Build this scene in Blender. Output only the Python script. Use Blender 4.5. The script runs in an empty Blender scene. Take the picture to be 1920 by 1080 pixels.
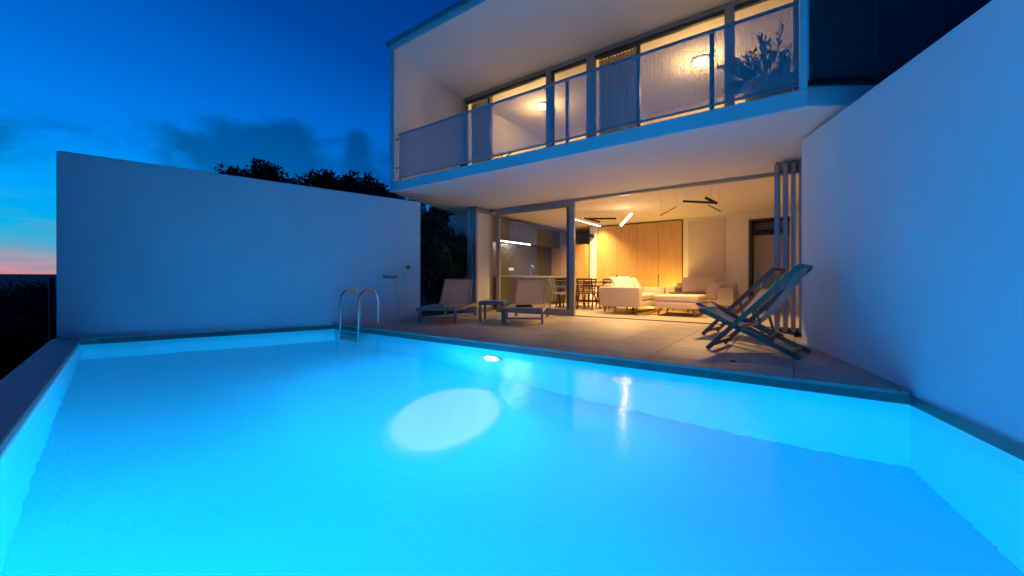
import bpy, bmesh, math, random
from mathutils import Vector, Matrix, noise as mnoise

# ------------------------------------------------------------------ camera
scn = bpy.context.scene
col = scn.collection
R = math.radians
cam_d = bpy.data.cameras.new('camera')
cam = bpy.data.objects.new('camera', cam_d); col.objects.link(cam)
cam.location = (0, 0, 0.8)
cam.rotation_euler = (R(90), 0, R(35.695))
cam_d.sensor_width = 36.0
cam_d.lens = 740 / 1920 * 36
cam_d.shift_y = -15 / 1920
cam_d.clip_start = 0.02
cam_d.clip_end = 8000
scn.camera = cam

# ------------------------------------------------------------------ render / exposure
scn.render.engine = 'CYCLES'
cy = scn.cycles
cy.max_bounces = 10; cy.diffuse_bounces = 5; cy.glossy_bounces = 5
cy.transmission_bounces = 8; cy.transparent_max_bounces = 16
cy.sample_clamp_indirect = 5.0
cy.use_denoising = True
cy.caustics_reflective = False
cy.caustics_refractive = True
cy.blur_glossy = 0.5
vs = scn.view_settings
vs.view_transform = 'Standard'; vs.look = 'None'; vs.gamma = 1.0
vs.exposure = 0.0
vs.use_curve_mapping = False

# ------------------------------------------------------------------ world: dusk sky
SKY_STRENGTH = 1.0
world = bpy.data.worlds.new('World'); scn.world = world
world.use_nodes = True
wt = world.node_tree; wt.nodes.clear()
def wn(t, **k):
    n = wt.nodes.new(t)
    for a, v in k.items(): setattr(n, a, v)
    return n
def wmath(op, a, b=None, c=None, clamp=False):
    n = wn('ShaderNodeMath', operation=op, use_clamp=clamp)
    for i, v in enumerate((a, b, c)):
        if v is None: continue
        if isinstance(v, (int, float)): n.inputs[i].default_value = v
        else: wt.links.new(v, n.inputs[i])
    return n.outputs[0]
def wmaprange(v, a, b, c, d, mode='SMOOTHSTEP'):
    n = wn('ShaderNodeMapRange', interpolation_type=mode)
    wt.links.new(v, n.inputs[0])
    for i, x in enumerate((a, b, c, d)): n.inputs[i + 1].default_value = x
    return n.outputs[0]
tc = wn('ShaderNodeTexCoord')
sep = wn('ShaderNodeSeparateXYZ'); wt.links.new(tc.outputs['Generated'], sep.inputs[0])
elev = wmath('MULTIPLY', wmath('ARCSINE', sep.outputs[2]), 180 / math.pi)
hlen = wmath('SQRT', wmath('ADD', wmath('MULTIPLY', sep.outputs[0], sep.outputs[0]),
                           wmath('ADD', wmath('MULTIPLY', sep.outputs[1], sep.outputs[1]), 1e-5)))
dot = wmath('DIVIDE', wmath('ADD', wmath('MULTIPLY', sep.outputs[0], -0.989),
                            wmath('MULTIPLY', sep.outputs[1], -0.148)), hlen)
tpos = wmath('DIVIDE', wmath('ADD', elev, wmath('MULTIPLY', wmath('SUBTRACT', 1.0, dot), 24.0)), 90.0, clamp=True)
ramp = wn('ShaderNodeValToRGB'); wt.links.new(tpos, ramp.inputs[0])
stops = [(0, (.56, .20, .22)), (1.3, (.62, .29, .34)), (2.6, (.40, .34, .42)), (3.6, (.12, .38, .56)), (5.2, (.0, .45, .78)),
         (9, (0, .38, .98)), (15, (0, .24, .90)), (23, (0, .145, .66)), (34, (0, .062, .36)),
         (55, (0, .02, .16)), (90, (0, .012, .09))]
cr = ramp.color_ramp
while len(cr.elements) < len(stops): cr.elements.new(0.5)
for e, (d, c) in zip(cr.elements, stops):
    e.position = d / 90; e.color = (*c, 1)
# clouds: broken evening cumulus low over the horizon
mp = wn('ShaderNodeMapping'); wt.links.new(tc.outputs['Generated'], mp.inputs[0])
mp.inputs['Scale'].default_value = (1.0, 1.0, 1.7)
mp.inputs['Location'].default_value = (0.62, -0.35, 0.2)
nz = wn('ShaderNodeTexNoise'); wt.links.new(mp.outputs[0], nz.inputs['Vector'])
nz.inputs['Scale'].default_value = 6.0; nz.inputs['Detail'].default_value = 7; nz.inputs['Roughness'].default_value = 0.6
nz.inputs['Distortion'].default_value = 0.25
band = wmath('MULTIPLY', wmaprange(elev, 1.0, 7.0, 0, 1), wmaprange(elev, 15.0, 24.0, 1, 0))
azi = wmath('MULTIPLY', wmath('ARCTAN2', sep.outputs[1], sep.outputs[0]), 180 / math.pi)
def bank(a0, e0, sa, se):
    u = wmath('DIVIDE', wmath('SUBTRACT', azi, a0), sa); v = wmath('DIVIDE', wmath('SUBTRACT', elev, e0), se)
    q = wmath('ADD', wmath('MULTIPLY', u, u), wmath('MULTIPLY', v, v))
    return wmath('EXPONENT', wmath('MULTIPLY', q, -1.0))
bk = wmath('ADD', bank(156, 15.0, 12, 5.0), wmath('ADD', wmath('MULTIPLY', bank(147.0, 18.0, 1.7, 3.2), 0.7), bank(184, 12, 6, 3.0)))
thr = wmath('ADD', wmath('ADD', nz.outputs[0], wmath('MULTIPLY', wmath('SUBTRACT', band, 1.0), 0.30)), wmath('MULTIPLY', wmath('SUBTRACT', bk, 0.25), 0.40))
cl = wmaprange(thr, 0.44, 0.72, 0.0, 0.85)
dark = wn('ShaderNodeMix', data_type='RGBA', blend_type='MULTIPLY'); dark.inputs[0].default_value = 1
wt.links.new(ramp.outputs[0], dark.inputs[6]); dark.inputs[7].default_value = (0.5, 0.42, 0.36, 1)
mixc = wn('ShaderNodeMix', data_type='RGBA'); wt.links.new(cl, mixc.inputs[0])
wt.links.new(ramp.outputs[0], mixc.inputs[6]); wt.links.new(dark.outputs[2], mixc.inputs[7])
# streaky low stratus in the afterglow
mp2 = wn('ShaderNodeMapping'); wt.links.new(tc.outputs['Generated'], mp2.inputs[0])
mp2.inputs['Scale'].default_value = (1.4, 1.4, 11.0)
nz2 = wn('ShaderNodeTexNoise'); wt.links.new(mp2.outputs[0], nz2.inputs['Vector'])
nz2.inputs['Scale'].default_value = 3.0; nz2.inputs['Detail'].default_value = 5
st = wmath('MULTIPLY', wmaprange(nz2.outputs[0], 0.46, 0.66, 0, 0.6), wmaprange(elev, 3.0, 9.0, 1, 0))
mixs = wn('ShaderNodeMix', data_type='RGBA'); wt.links.new(st, mixs.inputs[0])
wt.links.new(mixc.outputs[2], mixs.inputs[6]); mixs.inputs[7].default_value = (.16, .30, .44, 1)
gnd = wn('ShaderNodeMix', data_type='RGBA'); wt.links.new(wmaprange(elev, -2.0, -0.4, 1, 0), gnd.inputs[0])
wt.links.new(mixs.outputs[2], gnd.inputs[6]); gnd.inputs[7].default_value = (.002, .006, .012, 1)
bg = wn('ShaderNodeBackground'); bg.inputs['Strength'].default_value = SKY_STRENGTH
wt.links.new(gnd.outputs[2], bg.inputs['Color'])
wo = wn('ShaderNodeOutputWorld'); wt.links.new(bg.outputs[0], wo.inputs['Surface'])

# ------------------------------------------------------------------ helpers
rng = random.Random(7)
def tag(o, label=None, cat=None, group=None, kind=None):
    if label: o['label'] = label
    if cat: o['category'] = cat
    if group: o['group'] = group
    if kind: o['kind'] = kind
    return o
def to_obj(name, bm, m, parent=None, off=None, smooth=None):
    if off is not None: bmesh.ops.translate(bm, verts=bm.verts, vec=-Vector(off))
    me = bpy.data.meshes.new(name)
    bmesh.ops.recalc_face_normals(bm, faces=bm.faces)
    bm.to_mesh(me); bm.free()
    if smooth is not None:
        me.polygons.foreach_set('use_smooth', [True] * len(me.polygons))
        me.set_sharp_from_angle(angle=R(smooth))
    me.materials.append(m)
    o = bpy.data.objects.new(name, me); col.objects.link(o)
    if parent is not None: o.parent = parent
    return o
class Thing:
    """an empty at the base of a thing; parts are given in world coordinates (or local if loc is the origin)"""
    def __init__(s, name, label, cat, loc=(0, 0, 0), group=None, rz=0.0, local=False):
        s.root = bpy.data.objects.new(name, None); col.objects.link(s.root)
        s.root.empty_display_size = 0.2
        s.root.location = loc; s.root.rotation_euler = (0, 0, rz)
        s.off = None if local else Vector(loc)
        tag(s.root, label, cat, group)
    def part(s, name, bm, m, parent=None, smooth=None, label=None):
        o = to_obj(name, bm, m, parent or s.root, s.off, smooth)
        if label: o['label'] = label
        return o
def struct(name, bm, m, smooth=None):
    return tag(to_obj(name, bm, m, smooth=smooth), kind='structure')
def copy_tree(o, parent=None):
    c = o.copy(); col.objects.link(c); c.parent = parent
    for ch in list(o.children): copy_tree(ch, c)
    return c
def NB(): return bmesh.new()
def box(bm, x0, x1, y0, y1, z0, z1, bev=0.0, seg=2):
    r = bmesh.ops.create_cube(bm, size=1.0)
    vsx = r['verts']
    for v in vsx:
        v.co = Vector(((x0 + x1) / 2 + v.co.x * (x1 - x0), (y0 + y1) / 2 + v.co.y * (y1 - y0), (z0 + z1) / 2 + v.co.z * (z1 - z0)))
    if bev > 0:
        es = list({e for v in vsx for e in v.link_edges})
        bmesh.ops.bevel(bm, geom=es, offset=bev, segments=seg, affect='EDGES', profile=0.6)
    return bm
def bar(bm, p, q, w, h, side=None, bev=0.0):
    """rectangular bar p->q, w along 'side' direction, h across"""
    p = Vector(p); q = Vector(q); d = (q - p); L = d.length; d.normalize()
    s = Vector(side) if side is not None else Vector((0, 0, 1)).cross(d)
    if s.length < 1e-5: s = Vector((1, 0, 0))
    s = (s - d * s.dot(d)).normalized(); u = d.cross(s)
    r = bmesh.ops.create_cube(bm, size=1.0); c = (p + q) / 2
    for v in r['verts']: v.co = c + d * v.co.x * L + s * v.co.y * w + u * v.co.z * h
    if bev > 0:
        es = list({e for v in r['verts'] for e in v.link_edges})
        bmesh.ops.bevel(bm, geom=es, offset=bev, segments=2, affect='EDGES')
    return bm
def tube(bm, pts, r, n=10, r1=None):
    pts = [Vector(p) for p in pts]; rings = []
    nrm = None
    for i, p in enumerate(pts):
        t = (pts[min(i + 1, len(pts) - 1)] - pts[max(i - 1, 0)]).normalized()
        if nrm is None:
            a = Vector((0, 0, 1)) if abs(t.z) < 0.9 else Vector((1, 0, 0))
            nrm = (a - t * a.dot(t)).normalized()
        else:
            nrm = (nrm - t * nrm.dot(t)).normalized()
        b = t.cross(nrm)
        rr = r if r1 is None else r + (r1 - r) * i / (len(pts) - 1)
        rings.append([bm.verts.new(p + (nrm * math.cos(k * 2 * math.pi / n) + b * math.sin(k * 2 * math.pi / n)) * rr) for k in range(n)])
    for a, b in zip(rings, rings[1:]):
        for k in range(n): bm.faces.new((a[k], a[(k + 1) % n], b[(k + 1) % n], b[k]))
    bm.faces.new(rings[0][::-1]); bm.faces.new(rings[-1])
    return bm
def prism(bm, poly, z0, z1):
    """vertical prism; z1 may be a list of tops"""
    tops = z1 if isinstance(z1, (list, tuple)) else [z1] * len(poly)
    a = [bm.verts.new((x, y, z0)) for x, y in poly]
    b = [bm.verts.new((x, y, t)) for (x, y), t in zip(poly, tops)]
    n = len(poly)
    for i in range(n): bm.faces.new((a[i], a[(i + 1) % n], b[(i + 1) % n], b[i]))
    bm.faces.new(a[::-1]); bm.faces.new(b)
    return bm
def lathe(bm, prof, c, n=20, axis='Z'):
    rings = []
    for r, z in prof:
        ring = []
        for k in range(n):
            a = 2 * math.pi * k / n
            v = Vector((r * math.cos(a), r * math.sin(a), z))
            if axis == 'Y': v = Vector((v.x, -v.z, v.y))
            ring.append(bm.verts.new(Vector(c) + v))
        rings.append(ring)
    for a, b in zip(rings, rings[1:]):
        for k in range(n): bm.faces.new((a[k], a[(k + 1) % n], b[(k + 1) % n], b[k]))
    bm.faces.new(rings[0][::-1]); bm.faces.new(rings[-1])
    return bm
def cushion(bm, c, sx, sy, sz, rz=0, tilt=0, seed=0):
    """soft pillow: squashed superellipsoid with pinched corners"""
    N = 12
    m = Matrix.Translation(c) @ Matrix.Rotation(rz, 4, 'Z') @ Matrix.Rotation(tilt, 4, 'X')
    grid = {}
    for s in (1, -1):
        for i in range(N + 1):
            for j in range(N + 1):
                u = i / N * 2 - 1; v = j / N * 2 - 1
                e = (1 - abs(u) ** 2.6) * (1 - abs(v) ** 2.6)
                pin = 1 - 0.07 * (u * u * (1 - v * v) + v * v * (1 - u * u))
                zz = s * sz / 2 * max(e, 0) ** 0.5
                wob = 0.012 * mnoise.noise(Vector((u * 2 + seed, v * 2, s)))
                if (i in (0, N) or j in (0, N)) and s < 0: grid[s, i, j] = grid[1, i, j]; continue
                grid[s, i, j] = bm.verts.new(m @ Vector((u * pin * sx / 2, v * pin * sy / 2, zz + wob)))
    for s in (1, -1):
        for i in range(N):
            for j in range(N):
                q = (grid[s, i, j], grid[s, i + 1, j], grid[s, i + 1, j + 1], grid[s, i, j + 1])
                try: bm.faces.new(q if s > 0 else q[::-1])
                except ValueError: pass
    return bm

# ------------------------------------------------------------------ materials
def mat(name, c, rough=0.6, metal=0.0, var=0.0, vscale=3.0, bump=0.0, bscale=60.0, spec=0.5, stretch=(1, 1, 1), c2=None, detail=5, coat=0.0):
    m = bpy.data.materials.new(name); m.use_nodes = True
    nt = m.node_tree; b = nt.nodes['Principled BSDF']
    b.inputs['Base Color'].default_value = (*c, 1)
    b.inputs['Roughness'].default_value = rough; b.inputs['Metallic'].default_value = metal
    b.inputs['Specular IOR Level'].default_value = spec
    if coat: b.inputs['Coat Weight'].default_value = coat; b.inputs['Coat Roughness'].default_value = 0.1
    t = nt.nodes.new('ShaderNodeTexCoord'); mpn = nt.nodes.new('ShaderNodeMapping')
    nt.links.new(t.outputs['Object'], mpn.inputs[0]); mpn.inputs['Scale'].default_value = stretch
    if var or c2:
        n = nt.nodes.new('ShaderNodeTexNoise'); n.inputs['Scale'].default_value = vscale; n.inputs['Detail'].default_value = detail
        nt.links.new(mpn.outputs[0], n.inputs['Vector'])
        r = nt.nodes.new('ShaderNodeValToRGB'); nt.links.new(n.outputs[0], r.inputs[0])
        d = c2 if c2 else tuple(x * (1 - var) for x in c)
        r.color_ramp.elements[0].position = 0.3; r.color_ramp.elements[0].color = (*d, 1)
        r.color_ramp.elements[1].position = 0.7; r.color_ramp.elements[1].color = (*c, 1)
        nt.links.new(r.outputs[0], b.inputs['Base Color'])
    if bump:
        n2 = nt.nodes.new('ShaderNodeTexNoise'); n2.inputs['Scale'].default_value = bscale; n2.inputs['Detail'].default_value = 4
        nt.links.new(mpn.outputs[0], n2.inputs['Vector'])
        bp = nt.nodes.new('ShaderNodeBump'); bp.inputs['Strength'].default_value = bump; bp.inputs['Distance'].default_value = 0.01
        nt.links.new(n2.outputs[0], bp.inputs['Height']); nt.links.new(bp.outputs[0], b.inputs['Normal'])
    return m
def emit(name, c, s):
    m = bpy.data.materials.new(name); m.use_nodes = True
    nt = m.node_tree; nt.nodes.clear()
    e = nt.nodes.new('ShaderNodeEmission'); e.inputs[0].default_value = (*c, 1); e.inputs[1].default_value = s
    o = nt.nodes.new('ShaderNodeOutputMaterial'); nt.links.new(e.outputs[0], o.inputs[0])
    return m
def pane(name, tint, ior=1.5, rough=0.0):
    """thin architectural glass: clear with a Fresnel reflection"""
    m = bpy.data.materials.new(name); m.use_nodes = True
    nt = m.node_tree; nt.nodes.clear()
    tr = nt.nodes.new('ShaderNodeBsdfTransparent'); tr.inputs[0].default_value = (*tint, 1)
    gl = nt.nodes.new('ShaderNodeBsdfGlossy'); gl.inputs['Roughness'].default_value = rough
    f = nt.nodes.new('ShaderNodeFresnel'); f.inputs[0].default_value = ior
    ge = nt.nodes.new('ShaderNodeNewGeometry'); mr = nt.nodes.new('ShaderNodeMapRange')   # same reflection from either side of the thin pane
    nt.links.new(ge.outputs['Backfacing'], mr.inputs[0]); mr.inputs[3].default_value = ior; mr.inputs[4].default_value = 1 / ior
    nt.links.new(mr.outputs[0], f.inputs[0])
    mx = nt.nodes.new('ShaderNodeMixShader'); o = nt.nodes.new('ShaderNodeOutputMaterial')
    nt.links.new(f.outputs[0], mx.inputs[0]); nt.links.new(tr.outputs[0], mx.inputs[1]); nt.links.new(gl.outputs[0], mx.inputs[2])
    nt.links.new(mx.outputs[0], o.inputs[0])
    return m
def perforated(name, c, open_):
    """sheet metal with holes far finer than a pixel"""
    m = bpy.data.materials.new(name); m.use_nodes = True
    nt = m.node_tree; b = nt.nodes['Principled BSDF']
    b.inputs['Base Color'].default_value = (*c, 1); b.inputs['Roughness'].default_value = 0.45; b.inputs['Metallic'].default_value = 0.2
    tr = nt.nodes.new('ShaderNodeBsdfTransparent'); mx = nt.nodes.new('ShaderNodeMixShader')
    t = nt.nodes.new('ShaderNodeTexCoord')
    w = nt.nodes.new('ShaderNodeTexVoronoi'); w.inputs['Scale'].default_value = 60
    w.inputs['Randomness'].default_value = 0.0
    nt.links.new(t.outputs['Object'], w.inputs['Vector'])
    r = nt.nodes.new('ShaderNodeMapRange'); nt.links.new(w.outputs['Distance'], r.inputs[0])
    r.inputs[1].default_value = 0.25; r.inputs[2].default_value = 0.55; r.inputs[3].default_value = open_ + 0.16; r.inputs[4].default_value = open_ - 0.12
    nt.links.new(r.outputs[0], mx.inputs[0])
    nt.links.new(b.outputs[0], mx.inputs[1]); nt.links.new(tr.outputs[0], mx.inputs[2])
    nt.links.new(mx.outputs[0], nt.nodes['Material Output'].inputs[0])
    return m
def water_mat():
    m = bpy.data.materials.new('pool_water'); m.use_nodes = True
    nt = m.node_tree; nt.nodes.clear()
    g = nt.nodes.new('ShaderNodeBsdfRefraction'); g.inputs['IOR'].default_value = 1.333; g.inputs['Roughness'].default_value = 0.035
    g.inputs['Color'].default_value = (0.90, 0.98, 1.0, 1)
    gl = nt.nodes.new('ShaderNodeBsdfGlossy'); gl.inputs['Roughness'].default_value = 0.09
    fr = nt.nodes.new('ShaderNodeFresnel'); fr.inputs[0].default_value = 1.333
    mx = nt.nodes.new('ShaderNodeMixShader')
    t = nt.nodes.new('ShaderNodeTexCoord'); n = nt.nodes.new('ShaderNodeTexNoise')
    nt.links.new(t.outputs['Object'], n.inputs['Vector']); n.inputs['Scale'].default_value = 6.0; n.inputs['Detail'].default_value = 3
    bp = nt.nodes.new('ShaderNodeBump'); bp.inputs['Strength'].default_value = 0.05; bp.inputs['Distance'].default_value = 0.05
    nt.links.new(n.outputs[0], bp.inputs['Height'])
    mp = nt.nodes.new('ShaderNodeMapping'); nt.links.new(t.outputs['Object'], mp.inputs[0])
    mp.inputs['Rotation'].default_value = (0, 0, R(-36)); mp.inputs['Scale'].default_value = (9, 34, 1)
    n2 = nt.nodes.new('ShaderNodeTexNoise'); nt.links.new(mp.outputs[0], n2.inputs['Vector']); n2.inputs['Scale'].default_value = 1.0
    b3 = nt.nodes.new('ShaderNodeBump'); b3.inputs['Strength'].default_value = 0.10; b3.inputs['Distance'].default_value = 0.03
    nt.links.new(n2.outputs[0], b3.inputs['Height']); nt.links.new(bp.outputs[0], b3.inputs['Normal'])
    nt.links.new(bp.outputs[0], g.inputs['Normal']); nt.links.new(b3.outputs[0], gl.inputs['Normal'])
    nt.links.new(fr.outputs[0], mx.inputs[0]); nt.links.new(g.outputs[0], mx.inputs[1]); nt.links.new(gl.outputs[0], mx.inputs[2])
    o = nt.nodes.new('ShaderNodeOutputMaterial'); nt.links.new(mx.outputs[0], o.inputs[0])
    return m
def wood(name, c, c2, rough=0.45, axis='Z'):
    st = {'Z': (14, 14, 0.7), 'X': (0.7, 14, 14), 'Y': (14, 0.7, 14)}[axis]
    return mat(name, c, rough, c2=c2, vscale=2.2, stretch=st, bump=0.06, bscale=6, detail=8)
M = {}
M['render'] = mat('blue_tinted_render', (.66, .82, .89), 0.85, var=0.09, vscale=1.3, bump=0.25, bscale=140, stretch=(1, 1, .45), detail=8)  # blue of the pool light partly put into the white wall colour
M['house_render'] = mat('house_render', (.82, .82, .81), 0.85, var=0.04, vscale=0.7, bump=0.12, bscale=150)
M['plaster'] = mat('interior_plaster', (.78, .74, .70), 0.9, var=0.03, vscale=1.2, bump=0.05, bscale=80)
M['tile'] = mat('terrace_tile', (.42, .385, .35), 0.5, var=0.16, vscale=5, bump=0.08, bscale=45)
M['tile2'] = mat('terrace_tile_dark', (.385, .355, .325), 0.5, var=0.2, vscale=4, bump=0.08, bscale=45)
M['coping'] = mat('coping_stone', (.34, .34, .34), 0.55, var=0.18, vscale=6, bump=0.15, bscale=70)
M['grout'] = mat('grout', (.13, .12, .115), 0.9)
M['liner'] = mat('pool_liner', (.62, .80, .88), 0.7, var=0.05, vscale=1.2)
M['water'] = water_mat()
M['alu'] = mat('grey_aluminium', (.36, .37, .39), 0.38, 0.55, var=0.06, vscale=3)
M['dark_alu'] = mat('dark_aluminium', (.10, .105, .11), 0.4, 0.5)
M['glass'] = pane('window_glass', (.93, .95, .95))
M['dark_glass'] = mat('dark_tinted_glass', (.03, .075, .075), 0.06, spec=0.5)
M['mesh'] = perforated('perforated_screen', (.16, .44, .48), 0.62)  # teal of the light on the metal is put into the sheet colour
M['steel'] = mat('polished_steel', (.72, .73, .74), 0.12, 1.0)
M['chrome'] = mat('chrome', (.55, .56, .57), 0.2, 1.0)
M['white_plastic'] = mat('white_plastic', (.72, .72, .72), 0.4)
M['floor'] = mat('interior_floor', (.52, .46, .40), 0.35, var=0.10, vscale=2.5)
M['oak'] = wood('oak_veneer', (.58, .37, .15), (.46, .27, .095))
M['dark_wood'] = wood('dark_stained_wood', (.055, .035, .024), (.03, .02, .014))
M['leg_wood'] = wood('beech_leg', (.33, .19, .09), (.24, .13, .06))
M['deck_wood'] = wood('deckchair_wood', (.28, .20, .135), (.19, .13, .085))
M['kitchen'] = mat('graphite_laminate', (.045, .047, .045), 0.35, var=0.1)
M['counter'] = mat('counter_stone', (.22, .21, .20), 0.25, var=0.15, vscale=18)
M['sofa'] = mat('beige_upholstery', (.62, .52, .43), 0.95, var=0.06, vscale=10, bump=0.35, bscale=320)
M['pillow'] = mat('white_cushion_cloth', (.76, .70, .63), 0.95, bump=0.25, bscale=220)
M['rug'] = mat('ochre_rug', (.52, .36, .13), 1.0, var=0.3, vscale=25, bump=0.5, bscale=300)
M['canvas'] = mat('deckchair_canvas', (.62, .61, .57), 0.9, var=0.05, vscale=8, bump=0.2, bscale=260)
M['sling'] = mat('lounger_sling', (.60, .49, .38), 0.85, bump=0.2, bscale=240)
M['frame_taupe'] = mat('taupe_resin', (.34, .32, .29), 0.5)
M['curtain'] = mat('linen_curtain', (.42, .42, .37), 0.95, bump=0.1, bscale=200)
def translucent(m, c, f):
    nt = m.node_tree; b = nt.nodes['Principled BSDF']
    tl = nt.nodes.new('ShaderNodeBsdfTranslucent'); tl.inputs[0].default_value = (*c, 1)
    mx = nt.nodes.new('ShaderNodeMixShader'); mx.inputs[0].default_value = f
    nt.links.new(b.outputs[0], mx.inputs[1]); nt.links.new(tl.outputs[0], mx.inputs[2])
    nt.links.new(mx.outputs[0], nt.nodes['Material Output'].inputs[0])
translucent(M['curtain'], (.40, .40, .34), .22); translucent(M['sling'], (.72, .60, .48), .45); translucent(M['canvas'], (.62, .60, .55), .30)
M['pot'] = mat('white_planter', (.66, .68, .68), 0.5, var=0.05)
M['leaf'] = mat('leaf_green', (.035, .06, .022), 0.6, var=0.5, vscale=9)
M['dark_leaf'] = mat('dark_leaf', (.020, .034, .014), 0.7, var=0.5, vscale=5)
M['bark'] = mat('bark', (.07, .05, .035), 0.9, var=0.3, vscale=12, bump=0.5, bscale=30)
M['earth'] = mat('hillside_earth', (.028, .034, .020), 1.0, var=0.5, vscale=0.05)
M['black'] = mat('matt_black_metal', (.012, .012, .012), 0.5)
M['door'] = mat('painted_door', (.62, .54, .45), 0.5)
M['panel'] = mat('taupe_wall_panel', (.60, .53, .47), 0.7)
M['lamp_warm'] = emit('lit_tube', (1.0, .80, .58), 9.0)
M['led'] = emit('led_strip', (1.0, .88, .70), 22.0)
M['disc'] = emit('lit_ceiling_disc', (1.0, .86, .62), 7.0)
M['pool_lens'] = emit('pool_lamp_lens', (.75, .95, 1.0), 12.0)
M['pool_lens_dim'] = emit('pool_lamp_lens_dim', (.30, .75, 1.0), 1.1)
M['far_window'] = emit('far_window', (1.0, .72, .4), 1.2)

def lamp(name, kind, loc, color, power, parent=None, size=0.1, aim=None, cone=None, blend=0.5, size_y=None, spread=None):
    d = bpy.data.lights.new(name, kind); d.energy = power; d.color = color
    if kind == 'AREA':
        d.shape = 'RECTANGLE' if size_y else 'DISK'; d.size = size
        if size_y: d.size_y = size_y
        if spread: d.spread = spread
    else: d.shadow_soft_size = size
    if kind == 'SPOT': d.spot_size = cone; d.spot_blend = blend
    d.cycles.use_multiple_importance_sampling = False
    o = bpy.data.objects.new(name, d); col.objects.link(o); o.location = loc
    if aim is not None:
        o.rotation_euler = (Vector(aim) - Vector(loc)).to_track_quat('-Z', 'Y').to_euler()
    if parent is not None:
        o.parent = parent; o.matrix_parent_inverse = Matrix.Translation(parent.location).inverted()
    return o

# ------------------------------------------------------------------ terrain
def hill_h(x, y):
    d = math.hypot(x + 2, y - 4)
    h = -2.2 - 16 * (1 - math.exp(-max(d - 12, 0) / 70))
    far = max(0.0, min(1.0, (d - 350) / 900))
    h += far * (30 + 16 * mnoise.noise(Vector((x * .0012, y * .0012, 1.3))) + 9 * mnoise.noise(Vector((x * .004, y * .004, 4.0))))
    h += 0.5 * mnoise.noise(Vector((x * .08, y * .08, 0)))
    return h
bm = NB()
radii = [0, 6, 10, 14, 20, 28, 40, 60, 90, 130, 200, 300, 420, 560, 740, 950, 1250, 1700, 2400]
NA = 120; rings = []
for r in radii:
    if r == 0: rings.append([bm.verts.new((-2, 4, -2.2))]); continue
    rings.append([bm.verts.new((-2 + r * math.cos(a), 4 + r * math.sin(a), hill_h(-2 + r * math.cos(a), 4 + r * math.sin(a))))
                  for a in [2 * math.pi * k / NA for k in range(NA)]])
for k in range(NA): bm.faces.new((rings[0][0], rings[1][k], rings[1][(k + 1) % NA]))
for a, b in zip(rings[1:], rings[2:]):
    for k in range(NA): bm.faces.new((a[k], b[k], b[(k + 1) % NA], a[(k + 1) % NA]))
struct('hillside', bm, M['earth'], smooth=60)

# garden bed behind the left wall, up to terrace level
bm = NB()
prism(bm, [(-8.51, .88), (-6.30, 6.0), (-6.30, 7.9), (-7.9, 8.6), (-7.9, 16), (-24, 16), (-24, 3.2)], -2.6, -0.06)
struct('garden_bed', bm, M['earth'])

# ------------------------------------------------------------------ pool
A = (-8.04, .95); B = (-6.885, 3.99); C = (.672, 3.99); D = (2.02, -.81)
Wz = -.10; FLOOR = -1.45
def offs(p, q, d):
    v = Vector((q[0] - p[0], q[1] - p[1])).normalized(); n = Vector((v.y, -v.x))
    return n * d
bm = NB()
prism(bm, [(A[0] - .25, A[1] - .3), (B[0] - .2, B[1] + .2), (C[0] + .2, C[1] + .2), (D[0] + .3, D[1] - .3)], FLOOR - .25, FLOOR)
basin = struct('pool_basin', bm, M['liner'])
def basin_wall(p, q, t, ztop):
    b2 = NB(); n = offs(p, q, -t)
    prism(b2, [p, q, (q[0] + n.x, q[1] + n.y), (p[0] + n.x, p[1] + n.y)], FLOOR + .002, ztop)
    return to_obj('pool_side', b2, M['liner'], basin)
basin_wall(A, B, .2, -.031)
basin_wall(B, C, .2, -.034)
basin_wall(C, D, .2, -.031)
basin_wall(D, A, .22, -.062)
M['band'] = mat('waterline_tile', (.10, .17, .17), 0.3, var=0.2, vscale=8)
def waterline(p, q, ztop):
    b2 = NB(); n = offs(p, q, .004)
    prism(b2, [p, q, (q[0] + n.x, q[1] + n.y), (p[0] + n.x, p[1] + n.y)], -.105, ztop)
    return to_obj('waterline_band', b2, M['band'], basin)
waterline(A, B, -.03); waterline(B, C, -.033); waterline(C, D, -.03)
bm = NB()
f = bm.faces.new([bm.verts.new((x, y, Wz)) for x, y in (A, B, C, D)][::-1])
wat = struct('pool_water', bm, M['water'])
if wat.data.polygons[0].normal.z < 0: wat.data.flip_normals()

# outer coping (valley side) with the dark wedge in the corner by the garden wall
bm = NB()
prism(bm, [(-8.03, .955), (2.08, -.81), (2.03, -1.09), (-8.10, .685), (-8.262, .762), (-8.02, 1.33), (-7.80, 1.60)], -.06, 0.0)
bmesh.ops.bevel(bm, geom=[e for e in bm.edges if all(v.co.z > -.01 for v in e.verts)], offset=.008, segments=2, affect='EDGES')
struct('pool_coping', bm, M['coping'])
bm = NB()
prism(bm, [(-8.06, .64), (-8.1, .90), (2.02, -.87), (2.02, -1.05)], -2.6, -.063)
struct('retaining_wall', bm, M['house_render'])

# ------------------------------------------------------------------ garden walls
def long_wall(name, label, p, q, t, zb, zp, zq, m):
    b2 = NB(); n = offs(p, q, -t)
    pp = [p, q, (q[0] + n.x, q[1] + n.y), (p[0] + n.x, p[1] + n.y)]
    prism(b2, pp, zb, [zp, zq, zq, zp])
    bmesh.ops.bevel(b2, geom=list(b2.edges), offset=.012, segments=2, affect='EDGES')
    return tag(to_obj(name, b2, m), label, 'wall')
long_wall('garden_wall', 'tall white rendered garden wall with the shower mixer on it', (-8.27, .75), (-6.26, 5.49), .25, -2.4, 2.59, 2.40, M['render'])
long_wall('garden_wall', 'blue-lit white wall behind the deckchairs, rising straight from the pool', (.06, 6.25), (2.06, -.9), .3, -2.4, 2.585, 2.02, M['render'])

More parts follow.
